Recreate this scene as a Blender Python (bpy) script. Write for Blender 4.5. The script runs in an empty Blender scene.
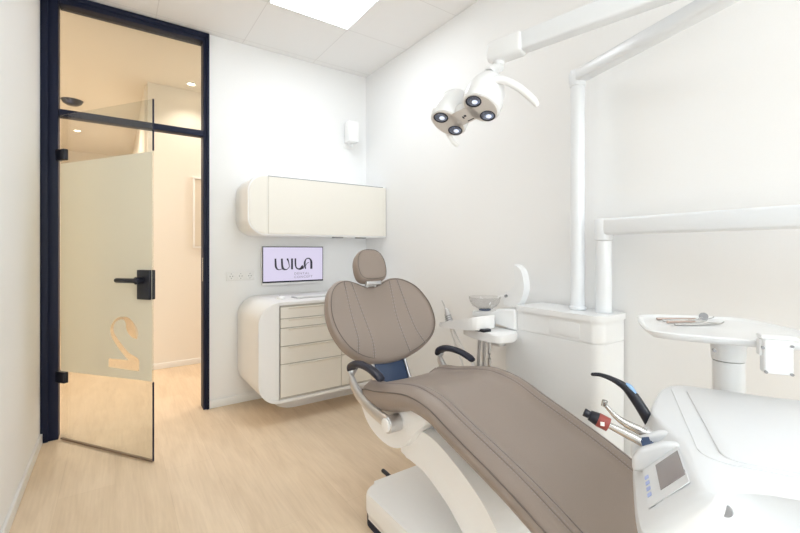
import bpy, bmesh, math, random
from mathutils import Vector, Matrix
random.seed(4)
S = bpy.context.scene
COL = S.collection

# ------------------------------------------------------------------ materials
def mat(name, col, rough=.5, metal=0, spec=.5, coat=0, emit=None, es=0, trans=0, ior=1.45, bump=None, tint=None):
    m = bpy.data.materials.new(name); m.use_nodes = True
    nt = m.node_tree; b = nt.nodes['Principled BSDF']
    b.inputs['Base Color'].default_value = (*col, 1)
    b.inputs['Roughness'].default_value = rough
    b.inputs['Metallic'].default_value = metal
    b.inputs['Specular IOR Level'].default_value = spec
    b.inputs['Coat Weight'].default_value = coat
    b.inputs['Transmission Weight'].default_value = trans
    b.inputs['IOR'].default_value = ior
    if emit:
        b.inputs['Emission Color'].default_value = (*emit, 1); b.inputs['Emission Strength'].default_value = es
    tc = nt.nodes.new('ShaderNodeTexCoord')
    n = nt.nodes.new('ShaderNodeTexNoise'); nt.links.new(tc.outputs['Object'], n.inputs['Vector'])
    n.inputs['Scale'].default_value = bump[0] if bump else 60
    n.inputs['Detail'].default_value = 3
    if bump:
        bp = nt.nodes.new('ShaderNodeBump'); bp.inputs['Strength'].default_value = bump[1]
        bp.inputs['Distance'].default_value = .002
        nt.links.new(n.outputs['Fac'], bp.inputs['Height']); nt.links.new(bp.outputs['Normal'], b.inputs['Normal'])
    t = tint if tint is not None else .02
    mx = nt.nodes.new('ShaderNodeMixRGB'); mx.blend_type = 'MULTIPLY'
    mx.inputs['Fac'].default_value = t
    mx.inputs['Color1'].default_value = (*col, 1)
    nt.links.new(n.outputs['Fac'], mx.inputs['Color2'])
    nt.links.new(mx.outputs['Color'], b.inputs['Base Color'])
    return m

M = {}
M['wall'] = mat('painted_wall', (.88, .88, .88), .75, spec=.2, bump=(180, .10))
M['hall'] = mat('hall_paint', (.85, .81, .745), .75, spec=.2)
M['white'] = mat('white_lacquer', (.86, .87, .88), .28, coat=.25)
M['soft'] = mat('soft_white_plastic', (.91, .91, .91), .42)
M['pole'] = mat('powder_white', (.82, .845, .875), .30, coat=.2)
M['trim'] = mat('trim_white', (.86, .86, .85), .4)
M['cream'] = mat('cream_lacquer', (.86, .83, .765), .38)
M['frame'] = mat('blue_black_metal', (.008, .012, .034), .5, spec=.3)
M['black'] = mat('black_plastic', (.012, .013, .022), .3)
M['pad'] = mat('black_rubber', (.012, .014, .03), .45)
M['navy'] = mat('navy_panel', (.045, .075, .15), .35)
M['leather'] = mat('taupe_leather', (.335, .275, .238), .40, spec=.4, bump=(420, .25), tint=.10)
M['thread'] = mat('grey_thread', (.40, .36, .36), .7)
M['piping'] = mat('dark_piping', (.17, .138, .122), .5)
M['bronze'] = mat('bronze_seal', (.22, .15, .10), .5)
M['console'] = mat('console_white', (.75, .765, .785), .35, coat=.1)
M['shell'] = mat('chair_shell_white', (.93, .935, .94), .3, coat=.25)
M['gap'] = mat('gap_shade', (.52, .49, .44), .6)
M['seamline'] = mat('seam_leather', (.20, .165, .15), .5)
M['alu'] = mat('brushed_aluminium', (.66, .66, .67), .3, metal=.9)
M['steel'] = mat('polished_steel', (.55, .54, .53), .2, metal=1)
M['red'] = mat('red_plastic', (.30, .06, .05), .35)
M['grey'] = mat('mid_grey', (.32, .32, .33), .5)
M['lampface'] = mat('lamp_face', (.66, .625, .60), .4)
M['display'] = mat('dark_display', (.30, .27, .27), .2)
M['blue'] = mat('pale_blue_print', (.42, .50, .80), .5)
M['bluesheen'] = mat('blue_highlight', (.25, .42, .68), .3)  # colour of the highlight painted on the black handpiece
M['lens'] = mat('lamp_lens', (.30, .36, .50), .12, metal=.8)
M['led'] = mat('led_core', (.8, .85, 1), .1, emit=(.75, .85, 1), es=.35)
M['lit'] = mat('added_led_panel', (1, 1, 1), .5, emit=(.86, .935, 1), es=11.0)  # glow of the two added panels out of view
M['litback'] = mat('led_panel_back', (1, 1, 1), .5, emit=(.86, .935, 1), es=9.5)
M['warm'] = mat('warm_downlight', (1, 1, 1), .5, emit=(1, .85, .65), es=14)
M['ink'] = mat('screen_ink', (.03, .03, .05), .4)
M['ink2'] = mat('screen_grey_ink', (.22, .20, .26), .4)
M['pink'] = mat('rose_steel', (.42, .33, .29), .3, metal=.6)
M['paper'] = mat('pale_print', (.72, .66, .56), .6)

def glassmat(name, tintc, frost=0):
    m = bpy.data.materials.new(name); m.use_nodes = True; nt = m.node_tree
    for n in list(nt.nodes): nt.nodes.remove(n)
    out = nt.nodes.new('ShaderNodeOutputMaterial')
    tr = nt.nodes.new('ShaderNodeBsdfTransparent'); tr.inputs[0].default_value = (*tintc, 1)
    gl = nt.nodes.new('ShaderNodeBsdfGlossy'); gl.inputs['Roughness'].default_value = .02
    fr = nt.nodes.new('ShaderNodeFresnel'); fr.inputs['IOR'].default_value = 1.45
    mx = nt.nodes.new('ShaderNodeMixShader')
    geo = nt.nodes.new('ShaderNodeNewGeometry'); mr = nt.nodes.new('ShaderNodeMapRange')
    mr.inputs['To Min'].default_value = 1.45; mr.inputs['To Max'].default_value = 1/1.45
    nt.links.new(geo.outputs['Backfacing'], mr.inputs['Value']); nt.links.new(mr.outputs['Result'], fr.inputs['IOR'])
    nt.links.new(fr.outputs[0], mx.inputs[0]); nt.links.new(tr.outputs[0], mx.inputs[1]); nt.links.new(gl.outputs[0], mx.inputs[2])
    nt.links.new(mx.outputs[0], out.inputs[0])
    return m
M['glass'] = glassmat('clear_glass', (.92, .93, .91))
M['bowlglass'] = glassmat('bowl_glass', (.93, .93, .93))

def frostmat():
    m = bpy.data.materials.new('frosted_film'); m.use_nodes = True; nt = m.node_tree
    for n in list(nt.nodes): nt.nodes.remove(n)
    out = nt.nodes.new('ShaderNodeOutputMaterial')
    d = nt.nodes.new('ShaderNodeBsdfDiffuse'); d.inputs[0].default_value = (.93, .89, .79, 1)
    t = nt.nodes.new('ShaderNodeBsdfTranslucent'); t.inputs[0].default_value = (.97, .94, .85, 1)
    a = nt.nodes.new('ShaderNodeMixShader'); a.inputs[0].default_value = .5
    nt.links.new(d.outputs[0], a.inputs[1]); nt.links.new(t.outputs[0], a.inputs[2])
    tp = nt.nodes.new('ShaderNodeBsdfTransparent'); tp.inputs[0].default_value = (.9, .9, .8, 1)
    b = nt.nodes.new('ShaderNodeMixShader'); b.inputs[0].default_value = .10
    nt.links.new(a.outputs[0], b.inputs[1]); nt.links.new(tp.outputs[0], b.inputs[2])
    nt.links.new(b.outputs[0], out.inputs[0])
    return m
M['frost'] = frostmat()

def woodmat():
    m = bpy.data.materials.new('oak_planks'); m.use_nodes = True; nt = m.node_tree; L = nt.links.new
    b = nt.nodes['Principled BSDF']; b.inputs['Roughness'].default_value = .42
    b.inputs['Specular IOR Level'].default_value = .35
    tc = nt.nodes.new('ShaderNodeTexCoord')
    mp = nt.nodes.new('ShaderNodeMapping'); mp.inputs['Rotation'].default_value = (0, 0, math.pi/2)
    L(tc.outputs['Object'], mp.inputs['Vector'])
    br = nt.nodes.new('ShaderNodeTexBrick')
    br.inputs['Scale'].default_value = 1; br.inputs['Brick Width'].default_value = 1.3
    br.inputs['Row Height'].default_value = .23; br.inputs['Mortar Size'].default_value = .0012
    br.inputs['Mortar Smooth'].default_value = .3
    br.offset = .37
    br.inputs['Color1'].default_value = (.80, .645, .475, 1)
    br.inputs['Color2'].default_value = (.84, .685, .515, 1)
    br.inputs['Mortar'].default_value = (.74, .59, .43, 1)
    L(mp.outputs[0], br.inputs['Vector'])
    mp2 = nt.nodes.new('ShaderNodeMapping'); mp2.inputs['Scale'].default_value = (5, .9, 1)
    L(tc.outputs['Object'], mp2.inputs['Vector'])
    n = nt.nodes.new('ShaderNodeTexNoise'); n.inputs['Scale'].default_value = 2.2; n.inputs['Detail'].default_value = 8
    n.inputs['Distortion'].default_value = 1.2
    L(mp2.outputs[0], n.inputs['Vector'])
    cr = nt.nodes.new('ShaderNodeValToRGB'); cr.color_ramp.elements[0].position = .3; cr.color_ramp.elements[1].position = .7
    cr.color_ramp.elements[0].color = (.88, .855, .82, 1); cr.color_ramp.elements[1].color = (1.0, 1.0, 1.0, 1)
    L(n.outputs['Fac'], cr.inputs[0])
    mp3 = nt.nodes.new('ShaderNodeMapping'); mp3.inputs['Scale'].default_value = (60, 3, 1)
    L(tc.outputs['Object'], mp3.inputs['Vector'])
    n3 = nt.nodes.new('ShaderNodeTexNoise'); n3.inputs['Scale'].default_value = 1.5; n3.inputs['Detail'].default_value = 5
    L(mp3.outputs[0], n3.inputs['Vector'])
    cr3 = nt.nodes.new('ShaderNodeValToRGB'); cr3.color_ramp.elements[0].position = .35; cr3.color_ramp.elements[1].position = .6
    cr3.color_ramp.elements[0].color = (.88, .86, .84, 1); cr3.color_ramp.elements[1].color = (1, 1, 1, 1)
    L(n3.outputs['Fac'], cr3.inputs[0])
    x = nt.nodes.new('ShaderNodeMixRGB'); x.blend_type = 'MULTIPLY'; x.inputs[0].default_value = .9
    L(br.outputs['Color'], x.inputs[1]); L(cr.outputs[0], x.inputs[2])
    y = nt.nodes.new('ShaderNodeMixRGB'); y.blend_type = 'MULTIPLY'; y.inputs[0].default_value = .45
    L(x.outputs[0], y.inputs[1]); L(cr3.outputs[0], y.inputs[2])
    L(y.outputs[0], b.inputs['Base Color'])
    return m
M['wood'] = woodmat()

def tilemat():
    m = bpy.data.materials.new('ceiling_tiles'); m.use_nodes = True; nt = m.node_tree; L = nt.links.new
    b = nt.nodes['Principled BSDF']; b.inputs['Roughness'].default_value = .85; b.inputs['Specular IOR Level'].default_value = .1
    tc = nt.nodes.new('ShaderNodeTexCoord')
    mp = nt.nodes.new('ShaderNodeMapping'); mp.inputs['Location'].default_value = (.36+.0, .24, 0)
    L(tc.outputs['Object'], mp.inputs['Vector'])
    br = nt.nodes.new('ShaderNodeTexBrick'); br.offset = 0; br.inputs['Scale'].default_value = 1
    br.inputs['Brick Width'].default_value = .6; br.inputs['Row Height'].default_value = .6
    br.inputs['Mortar Size'].default_value = .003; br.inputs['Mortar Smooth'].default_value = .2
    br.inputs['Color1'].default_value = (.85, .84, .835, 1); br.inputs['Color2'].default_value = (.86, .85, .845, 1)
    br.inputs['Mortar'].default_value = (.74, .725, .72, 1)
    L(mp.outputs[0], br.inputs['Vector']); L(br.outputs['Color'], b.inputs['Base Color'])
    return m
M['tile'] = tilemat()

# ------------------------------------------------------------------ mesh helpers
def finish(bm, name, material, parent=None, ang=38, loc=None):
    bmesh.ops.remove_doubles(bm, verts=bm.verts, dist=1e-6)
    bmesh.ops.recalc_face_normals(bm, faces=bm.faces)
    lim = math.radians(ang)
    for e in bm.edges:
        e.smooth = not (len(e.link_faces) == 2 and e.calc_face_angle(0) > lim)
    for f in bm.faces: f.smooth = True
    me = bpy.data.meshes.new(name); bm.to_mesh(me); bm.free()
    me.materials.append(material)
    o = bpy.data.objects.new(name, me); COL.objects.link(o)
    if parent is not None: o.parent = parent
    if loc is not None: o.location = loc
    return o

def tag(o, label=None, cat=None, group=None, kind=None):
    if label: o['label'] = label
    if cat: o['category'] = cat
    if group: o['group'] = group
    if kind: o['kind'] = kind
    return o

def thing(name, label, cat, loc=(0, 0, 0), rz=0, group=None):
    o = bpy.data.objects.new(name, None); COL.objects.link(o)
    o.location = loc; o.rotation_euler = (0, 0, rz); o.empty_display_size = .1
    return tag(o, label, cat, group)

def rel(t, pts):   # world points into the frame of an unrotated empty
    return [(p[0]-t.location.x, p[1]-t.location.y, p[2]-t.location.z) for p in pts]

def bevel(bm, w, seg=3, edges=None):
    if w > 0:
        bmesh.ops.bevel(bm, geom=edges or list(bm.edges), offset=w, segments=seg, affect='EDGES', profile=.5, clamp_overlap=True)

def box(bm, lo, hi, bev=0, seg=3, mtx=None):
    t = bmesh.new()
    bmesh.ops.create_cube(t, size=1)
    for v in t.verts:
        v.co = Vector([lo[i]+(v.co[i]+.5)*(hi[i]-lo[i]) for i in range(3)])
    bevel(t, bev, seg)
    merge(bm, t, mtx); return bm

def merge(bm, t, mtx=None):
    if mtx is not None: bmesh.ops.transform(t, matrix=mtx, verts=t.verts)
    me = bpy.data.meshes.new('tmp'); t.to_mesh(me); t.free(); bm.from_mesh(me); bpy.data.meshes.remove(me)

def prism(bm, poly, lo, hi, axis='z', bev=0, seg=3, mtx=None):
    """poly 2D; axis z: (x,y), axis y: (x,z), axis x: (y,z)"""
    t = bmesh.new()
    def P(p, h):
        return {'z': (p[0], p[1], h), 'y': (p[0], h, p[1]), 'x': (h, p[0], p[1])}[axis]
    a = [t.verts.new(P(p, lo)) for p in poly]; b = [t.verts.new(P(p, hi)) for p in poly]
    n = len(poly)
    f1 = t.faces.new(a); f2 = t.faces.new(b[::-1])
    for i in range(n): t.faces.new((a[i], b[i], b[(i+1) % n], a[(i+1) % n]))
    if bev:
        es = [e for e in t.edges if e in f1.edges or e in f2.edges] if n > 8 else list(t.edges)
        bevel(t, bev, seg, es)
    merge(bm, t, mtx); return bm

def catmull(pts, n=8, closed=False):
    P = [Vector(p) for p in pts]; out = []
    m = len(P); rng = m if closed else m-1
    for i in range(rng):
        if closed: p0, p1, p2, p3 = P[(i-1) % m], P[i], P[(i+1) % m], P[(i+2) % m]
        else: p0, p1, p2, p3 = P[max(i-1, 0)], P[i], P[i+1], P[min(i+2, m-1)]
        for k in range(n):
            t = k/n
            out.append(.5*((2*p1)+(p2-p0)*t+(2*p0-5*p1+4*p2-p3)*t*t+(3*p1-p0-3*p2+p3)*t**3))
    if not closed: out.append(P[-1])
    return out

def tube(bm, pts, rad, seg=14, smooth=6, flat=1.0, up=(0, 0, 1), closed=False, cap=True, roundend=False):
    """rad: number or list; flat: factor on the 'side' axis"""
    P = catmull(pts, smooth, closed) if smooth > 1 else [Vector(p) for p in pts]
    n = len(P)
    if isinstance(rad, (int, float)): R = [rad]*n
    else:
        R = []
        for i in range(n):
            u = i/(n-1)*(len(rad)-1); k = min(int(u), len(rad)-2); R.append(rad[k]+(rad[k+1]-rad[k])*(u-k))
    up = Vector(up); rings = []
    t = bmesh.new()
    if roundend:
        L0, L1 = R[0], R[-1]
        d0 = (P[0]-P[1]).normalized(); d1 = (P[-1]-P[-2]).normalized()
        pre = [(P[0]+d0*L0*math.sin(a), L0*math.cos(a)) for a in (1.45, 1.1, .7, .35)]
        post = [(P[-1]+d1*L1*math.sin(a), L1*math.cos(a)) for a in (.35, .7, 1.1, 1.45)]
        P = [p for p, _ in pre]+P+[p for p, _ in post]; R = [r for _, r in pre]+R+[r for _, r in post]; n = len(P)
    for i in range(n):
        if closed: d = (P[(i+1) % n]-P[i-1]).normalized()
        else: d = (P[min(i+1, n-1)]-P[max(i-1, 0)]).normalized()
        s = d.cross(up)
        if s.length < 1e-3: s = d.cross(Vector((1, 0, 0)))
        s.normalize(); w = s.cross(d).normalized()
        rings.append([t.verts.new(P[i]+s*(R[i]*flat*math.cos(2*math.pi*k/seg))+w*(R[i]*math.sin(2*math.pi*k/seg))) for k in range(seg)])
    for i in range(n if closed else n-1):
        a, b = rings[i], rings[(i+1) % n]
        for k in range(seg): t.faces.new((a[k], a[(k+1) % seg], b[(k+1) % seg], b[k]))
    if not closed and cap:
        t.faces.new(rings[0][::-1]); t.faces.new(rings[-1])
    merge(bm, t); return bm

def cyl(bm, p0, p1, r0, r1=None, seg=32, bev=0):
    r1 = r0 if r1 is None else r1
    p0, p1 = Vector(p0), Vector(p1); d = p1-p0
    t = bmesh.new()
    bmesh.ops.create_cone(t, cap_ends=True, segments=seg, radius1=r0, radius2=r1, depth=d.length)
    if bev:
        bevel(t, bev, 3, [e for e in t.edges if any(len(f.verts) > 4 for f in e.link_faces)])
    q = Vector((0, 0, 1)).rotation_difference(d.normalized())
    merge(bm, t, Matrix.Translation((p0+p1)/2) @ q.to_matrix().to_4x4()); return bm

def lathe(bm, prof, seg=40, mtx=None, closed=False):
    t = bmesh.new(); rings = []
    for r, z in prof:
        if r < 1e-5: rings.append([t.verts.new((0, 0, z))])
        else: rings.append([t.verts.new((r*math.cos(2*math.pi*k/seg), r*math.sin(2*math.pi*k/seg), z)) for k in range(seg)])
    prs = list(zip(rings, rings[1:]))
    if closed: prs.append((rings[-1], rings[0]))
    for a, b in prs:
        for k in range(seg):
            k2 = (k+1) % seg
            if len(a) == 1 and len(b) == 1: continue
            if len(a) == 1: t.faces.new((a[0], b[k], b[k2]))
            elif len(b) == 1: t.faces.new((a[k], b[0], a[k2]))
            else: t.faces.new((a[k], b[k], b[k2], a[k2]))
    merge(bm, t, mtx); return bm

def B(): return bmesh.new()

def rounded_rect(x0, y0, x1, y1, r, seg=8):
    """r = (bl, br, tr, tl)"""
    if isinstance(r, (int, float)): r = (r,)*4
    out = []
    for (cx, cy, rr, a0) in ((x0+r[0], y0+r[0], r[0], 180), (x1-r[1], y0+r[1], r[1], 270), (x1-r[2], y1-r[2], r[2], 0), (x0+r[3], y1-r[3], r[3], 90)):
        if rr < 1e-6: out.append((cx, cy)); continue
        for k in range(seg+1):
            a = math.radians(a0+90*k/seg); out.append((cx+rr*math.cos(a), cy+rr*math.sin(a)))
    return out

# ------------------------------------------------------------------ room
XL, XR, YB, YR, ZC = -.388, 1.985, 3.43, -2.7, 2.88
def struct(name, bm, m, ang=38): return tag(finish(bm, name, m, ang=ang), kind='structure')
struct('floor', box(B(), (-2.2, YR-.1, -.06), (3.4, 9.2, 0)), M['wood'])
struct('ceiling', box(B(), (XL-.12, YR-.1, ZC), (XR+.12, YB, ZC+.06)), M['tile'])
struct('wall_left', box(B(), (XL-.12, YR-.1, 0), (XL, YB+.12, ZC+.1)), M['wall'])
struct('wall_right', box(B(), (XR, YR-.1, 0), (XR+.12, YB, ZC)), M['wall'])
struct('wall_back', box(B(), (.592, YB, 0), (XR+.12, YB+.12, ZC+.1)), M['wall'])
# unseen rear wall, with a wide window added to light the room
b = B()
box(b, (XL, YR-.1, 0), (XL+.25, YR, ZC)); box(b, (XR-.25, YR-.1, 0), (XR, YR, ZC))
box(b, (XL+.25, YR-.1, 0), (XR-.25, YR, .7)); box(b, (XL+.25, YR-.1, 2.5), (XR-.25, YR, ZC))
struct('wall_rear', b, M['wall'])
w = tag(thing('window_added', None, None, (.8, YR-.05, .7)), kind='structure')
b = B(); X0, X1 = XL+.25, XR-.25
for lo, hi in (((X0, YR-.08, .7), (X1, YR-.02, .76)), ((X0, YR-.08, 2.44), (X1, YR-.02, 2.5)), ((X0, YR-.08, .76), (X0+.06, YR-.02, 2.44)),
               ((X1-.06, YR-.08, .76), (X1, YR-.02, 2.44)), (((X0+X1)/2-.03, YR-.08, .76), ((X0+X1)/2+.03, YR-.02, 2.44))):
    box(b, lo, hi, .004)
o = finish(b, 'window_frame', M['trim'], w); o.location = [-v for v in w.location]
o = finish(box(B(), (X0+.06, YR-.055, .76), (X1-.06, YR-.049, 2.44)), 'window_pane', M['glass'], w); o.location = [-v for v in w.location]
# baseboards
def board(name, lo, hi): struct(name, box(B(), lo, hi, .003, 2), M['trim'])
board('baseboard_left', (XL, YR, 0), (XL+.013, YB-.005, .062))
board('baseboard_back', (.594, YB-.013, 0), (XR, YB, .062))
board('baseboard_right', (XR-.013, YR, 0), (XR, YB-.013, .062))
board('baseboard_hall', (.27, 4.85, 0), (3.0, 4.863, .06))
# hallway
struct('wall_hallway', box(B(), (.27, 4.863, 0), (3.3, 4.98, 2.94)), M['hall'])
struct('wall_hallway_side', box(B(), (.25, 4.98, 0), (.37, 9.1, 2.94)), M['hall'])
struct('wall_hallway_left', box(B(), (-1.9, YB+.12, 0), (-1.78, 9.1, 2.94)), M['hall'])
struct('wall_hallway_end', box(B(), (-1.9, 9.0, 0), (.4, 9.1, 2.94)), M['hall'])
struct('wall_hallway_right', box(B(), (3.2, YB+.12, 0), (3.3, 4.9, 2.94)), M['hall'])
struct('wall_hallway_near', box(B(), (-1.9, YB, 0), (XL-.12, YB+.12, 2.94)), M['hall'])
struct('ceiling_hallway', box(B(), (-1.95, YB+.06, 2.92), (3.4, 9.2, 2.98)), M['hall'])

# door frame
b = B()
def fb(lo, hi, bev=.002): box(b, lo, hi, bev, 2)
fb((XL+.001, YB-.022, 0), (XL+.038, YB+.10, ZC-.004)); fb((XL+.037, YB-.008, 0), (XL+.088, YB+.10, ZC-.004))
fb((.553, YB-.008, 0), (.592, YB+.10, ZC-.004)); fb((.575, YB-.02, 0), (.5935, YB+.10, ZC-.004))
fb((XL+.09, YB-.008, 2.815), (.56, YB+.10, ZC-.004)); fb((XL+.04, YB-.02, 2.845), (.585, YB, ZC-.004))
fb((XL+.09, YB-.005, 2.088), (.56, YB+.07, 2.132))
struct('trim_1', b, M['frame'])
struct('window_1', box(B(), (XL+.085, YB+.03, 2.125), (.56, YB+.038, 2.82)), M['glass'])
b = B(); box(b, (.5515, YB+.01, .98), (.5535, YB+.03, 1.16), .001); struct('trim_2', b, M['steel'])

# glass door leaf : local x from hinge to free edge, local y = thickness, towards camera side = -y
HX, HY = -.283, 3.405
DW = .812
ang = math.atan2(2.735-HY, .181-HX)
door = tag(thing('door_1', None, None, (HX, HY, 0), ang), kind='structure')
finish(box(B(), (0, -.004, .012), (DW, .004, 2.085), .001, 1), 'glass_leaf', M['glass'], door)
finish(box(B(), (DW-.001, -.0045, .012), (DW+.003, .0045, .462)), 'edge_seal', M['frame'], door)
finish(box(B(), (DW-.001, -.0045, 1.79), (DW+.003, .0045, 2.086)), 'edge_seal', M['frame'], door)
finish(box(B(), (0, -.006, .006), (DW, .006, .016)), 'bottom_seal', M['bronze'], door)
# frosted film with a mirrored "2" cut out, seen from this side
def bz(px, py):  # leaf coordinates from pixel of the digit, via crop of the photograph
    return (px, py)
def film():
    cu = bpy.data.curves.new('film', 'CURVE'); cu.dimensions = '2D'; cu.fill_mode = 'BOTH'; cu.extrude = .0004
    def spl(pts):
        s = cu.splines.new('POLY'); s.points.add(len(pts)-1)
        for p, q in zip(s.points, pts): p.co = (q[0], q[1], 0, 1)
        s.use_cyclic_u = True
    spl([(.003, .445), (DW-.003, .467), (DW-.003, 1.785), (.003, 1.772)])
    # digit outline: x grows to the free edge; hook at right, diagonal to lower right, bar to the left
    x0, x1, z0, z1 = .448, .708, .515, .826
    def g(u, v): return (x0+(x1-x0)*u, z0+(z1-z0)*v)
    outer = [(.93, .60), (.97, .68), (.93, .80), (.82, .90), (.66, .985), (.45, 1.0), (.26, .95), (.12, .85), (.06, .73), (.10, .60), (.24, .46), (.44, .31), (.60, .215), (.70, .185)]
    inner = [(.985, .215), (.93, .25), (.80, .285), (.66, .33), (.48, .44), (.30, .57), (.20, .66), (.165, .74), (.19, .83), (.28, .905), (.42, .945), (.52, .93), (.57, .86), (.58, .78), (.66, .68), (.80, .61)]
    a = [(p.x, p.y) for p in catmull([(q[0], q[1], 0) for q in outer], 4)]
    c = [(p.x, p.y) for p in catmull([(q[0], q[1], 0) for q in inner], 4)]
    spl([g(*p) for p in a+[(0, .165), (0, 0), (1, 0), (1, .20)]+c])
    o = bpy.data.objects.new('film_tmp', cu); COL.objects.link(o)
    me = bpy.data.meshes.new_from_object(o.evaluated_get(bpy.context.evaluated_depsgraph_get()))
    bpy.data.objects.remove(o)
    m = bpy.data.objects.new('frosted_film', me); me.materials.clear(); me.materials.append(M['frost'])
    COL.objects.link(m); m.parent = door; m.rotation_euler = (math.pi/2, 0, 0); m.location = (0, -.0052, 0)
    m['label'] = 'frosted film with a clear mirrored number 2'
film()
for z in (.405, 1.83):   # hinges
    finish(box(box(B(), (-.035, -.016, z-.035), (.05, .012, z+.035), .004), (-.045, -.012, z-.035), (-.03, .02, z+.035), .003), 'hinge', M['black'], door)
lk = finish(box(B(), (.705, -.02, .935), (DW-.006, .02, 1.105), .004), 'lock_case', M['black'], door)
b = B(); cyl(b, (.745, -.02, 1.045), (.745, -.055, 1.045), .021)
tube(b, [(.745, -.055, 1.045), (.69, -.057, 1.045), (.59, -.055, 1.044)], .014, smooth=3, roundend=True)
cyl(b, (.745, .02, 1.045), (.745, .05, 1.045), .021)
tube(b, [(.745, .05, 1.045), (.69, .052, 1.045), (.59, .05, 1.044)], .014, smooth=3, roundend=True)
finish(b, 'handle', M['black'], lk)

# ------------------------------------------------------------------ ceiling lights
def panel(x, y, label, m='lit'):
    t = thing('ceiling_light', label, 'ceiling light', (x, y, ZC), group=None)
    b = B(); h = .3
    for lo, hi in (((-h, -h), (h, -h+.012)), ((-h, h-.012), (h, h)), ((-h, -h+.012), (-h+.012, h-.012)), ((h-.012, -h+.012), (h, h-.012))):
        box(b, (*lo, -.006), (*hi, .0), .001, 1)
    finish(b, 'frame', M['trim'], t)
    finish(box(B(), (-h+.012, -h+.012, -.004), (h-.012, h-.012, -.001)), 'diffuser', M[m], t)
panel(1.14, 2.46, 'square white LED ceiling panel near the back of the room', 'litback')
panel(.54, -1.14, 'unseen square LED ceiling panel added behind the camera for light')  # this panel and the next are unseen, added to brighten the room
panel(1.14, -1.74, 'unseen square LED ceiling panel added near the rear window for light')

def downlight(x, y, lit, label):
    t = thing('ceiling_spotlight', label, 'ceiling light', (x, y, 2.92))
    finish(lathe(B(), [(.034, -.001), (.05, -.001), (.052, -.006), (.04, -.010), (.034, -.006)], closed=True), 'trim_ring', M['trim'] if lit else M['black'], t)
    finish(lathe(B(), [(0, -.005), (.036, -.005), (.036, -.002), (0, -.002)]), 'bulb', M['warm'] if lit else M['black'], t)
downlight(.64, 4.66, True, 'small lit spotlight in the hallway ceiling, top right behind the transom pane')
downlight(-.44, 7.4, True, 'small lit spotlight seen through the clear top of the glass door')
t = thing('speaker_dome', 'black half-round fitting on the hallway ceiling behind the transom', 'ceiling fitting', (-.40, 5.95, 2.92))
finish(lathe(B(), [(0, -.06), (.05, -.056), (.085, -.035), (.10, -.006), (.105, -.0005), (0, -.0005)]), 'dome', M['black'], t)
t = thing('hallway_picture', 'pale framed panel on the hallway wall behind the doorway', 'picture', (.78, 4.861, 1.62))
b = B()
for lo, hi in (((-.10, -.38), (.10, -.36)), ((-.10, .36), (.10, .38)), ((-.10, -.36), (-.08, .36)), ((.08, -.36), (.10, .36))):
    box(b, (lo[0], -.025, lo[1]), (hi[0], 0, hi[1]), .002, 1)
finish(b, 'picture_frame', M['trim'], t)
finish(box(B(), (-.08, -.014, -.36), (.08, 0, .36)), 'print', M['paper'], t)

# ------------------------------------------------------------------ wall speaker
t = thing('wall_speaker', 'small white box speaker on a bracket high on the back wall', 'speaker', (1.79, YB, 2.29))
finish(box(B(), (-.055, -.13, -.085), (.05, -.035, .105), .012), 'speaker_body', M['soft'], t)
b = B(); box(b, (-.045, -.012, -.12), (.06, 0, -.02), .003); tube(b, [(0, -.008, -.07), (.02, -.05, -.10), (0, -.08, -.088)], .012, smooth=4)
finish(b, 'bracket', M['bowlglass'] if False else M['soft'], t)
b = B(); cyl(b, (.052, -.08, .01), (.066, -.08, .01), .01); finish(b, 'knob', M['grey'], t)

# ------------------------------------------------------------------ wall cabinet
t = thing('wall_cabinet', 'long cream wall cabinet with a rounded left end above the monitor', 'cabinet', (1.38, YB, 1.33)); O = -Vector(t.location)
FY = 3.067
def off(o): o.location = O; return o
prof = rounded_rect(.79, 1.33, XR-.004, 1.78, (.13, .004, .004, .13), 14)
off(finish(prism(B(), prof, FY+.006, YB-.001, 'y', .004, 2), 'body', M['soft'], t))
prof2 = rounded_rect(.80, 1.342, .932, 1.768, (.12, .0, .0, .12), 14)
off(finish(prism(B(), prof2, FY, FY+.008, 'y'), 'end_panel', M['cream'], t))
dd = off(finish(box(B(), (.936, FY-.004, 1.342), (1.948, FY+.008, 1.768), .0015, 1), 'door', M['cream'], t))
off(finish(box(B(), (.936, FY+.0, 1.770), (1.948, FY+.0075, 1.7745)), 'shadow_gap', M['grey'], t))
off(finish(box(B(), (1.951, FY-.001, 1.342), (1.978, FY+.008, 1.768), .001, 1), 'end_panel', M['cream'], t))
for x in (1.50, 1.72):
    off(finish(box(B(), (x, FY+.06, 1.320), (x+.09, FY+.10, 1.331), .002), 'under_cabinet_light', M['grey'], t))

# ------------------------------------------------------------------ base cabinet
t = thing('base_cabinet', 'long low cream drawer cabinet with rounded corners along the back wall', 'cabinet', (1.38, YB, 0)); O = -Vector(t.location)
FY = 2.84
prof = rounded_rect(.80, .145, XR-.004, .85, (.15, .004, .004, .15), 16)
off(finish(prism(B(), prof, FY+.008, YB-.014, 'y', .006, 3), 'body', M['soft'], t))
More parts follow.
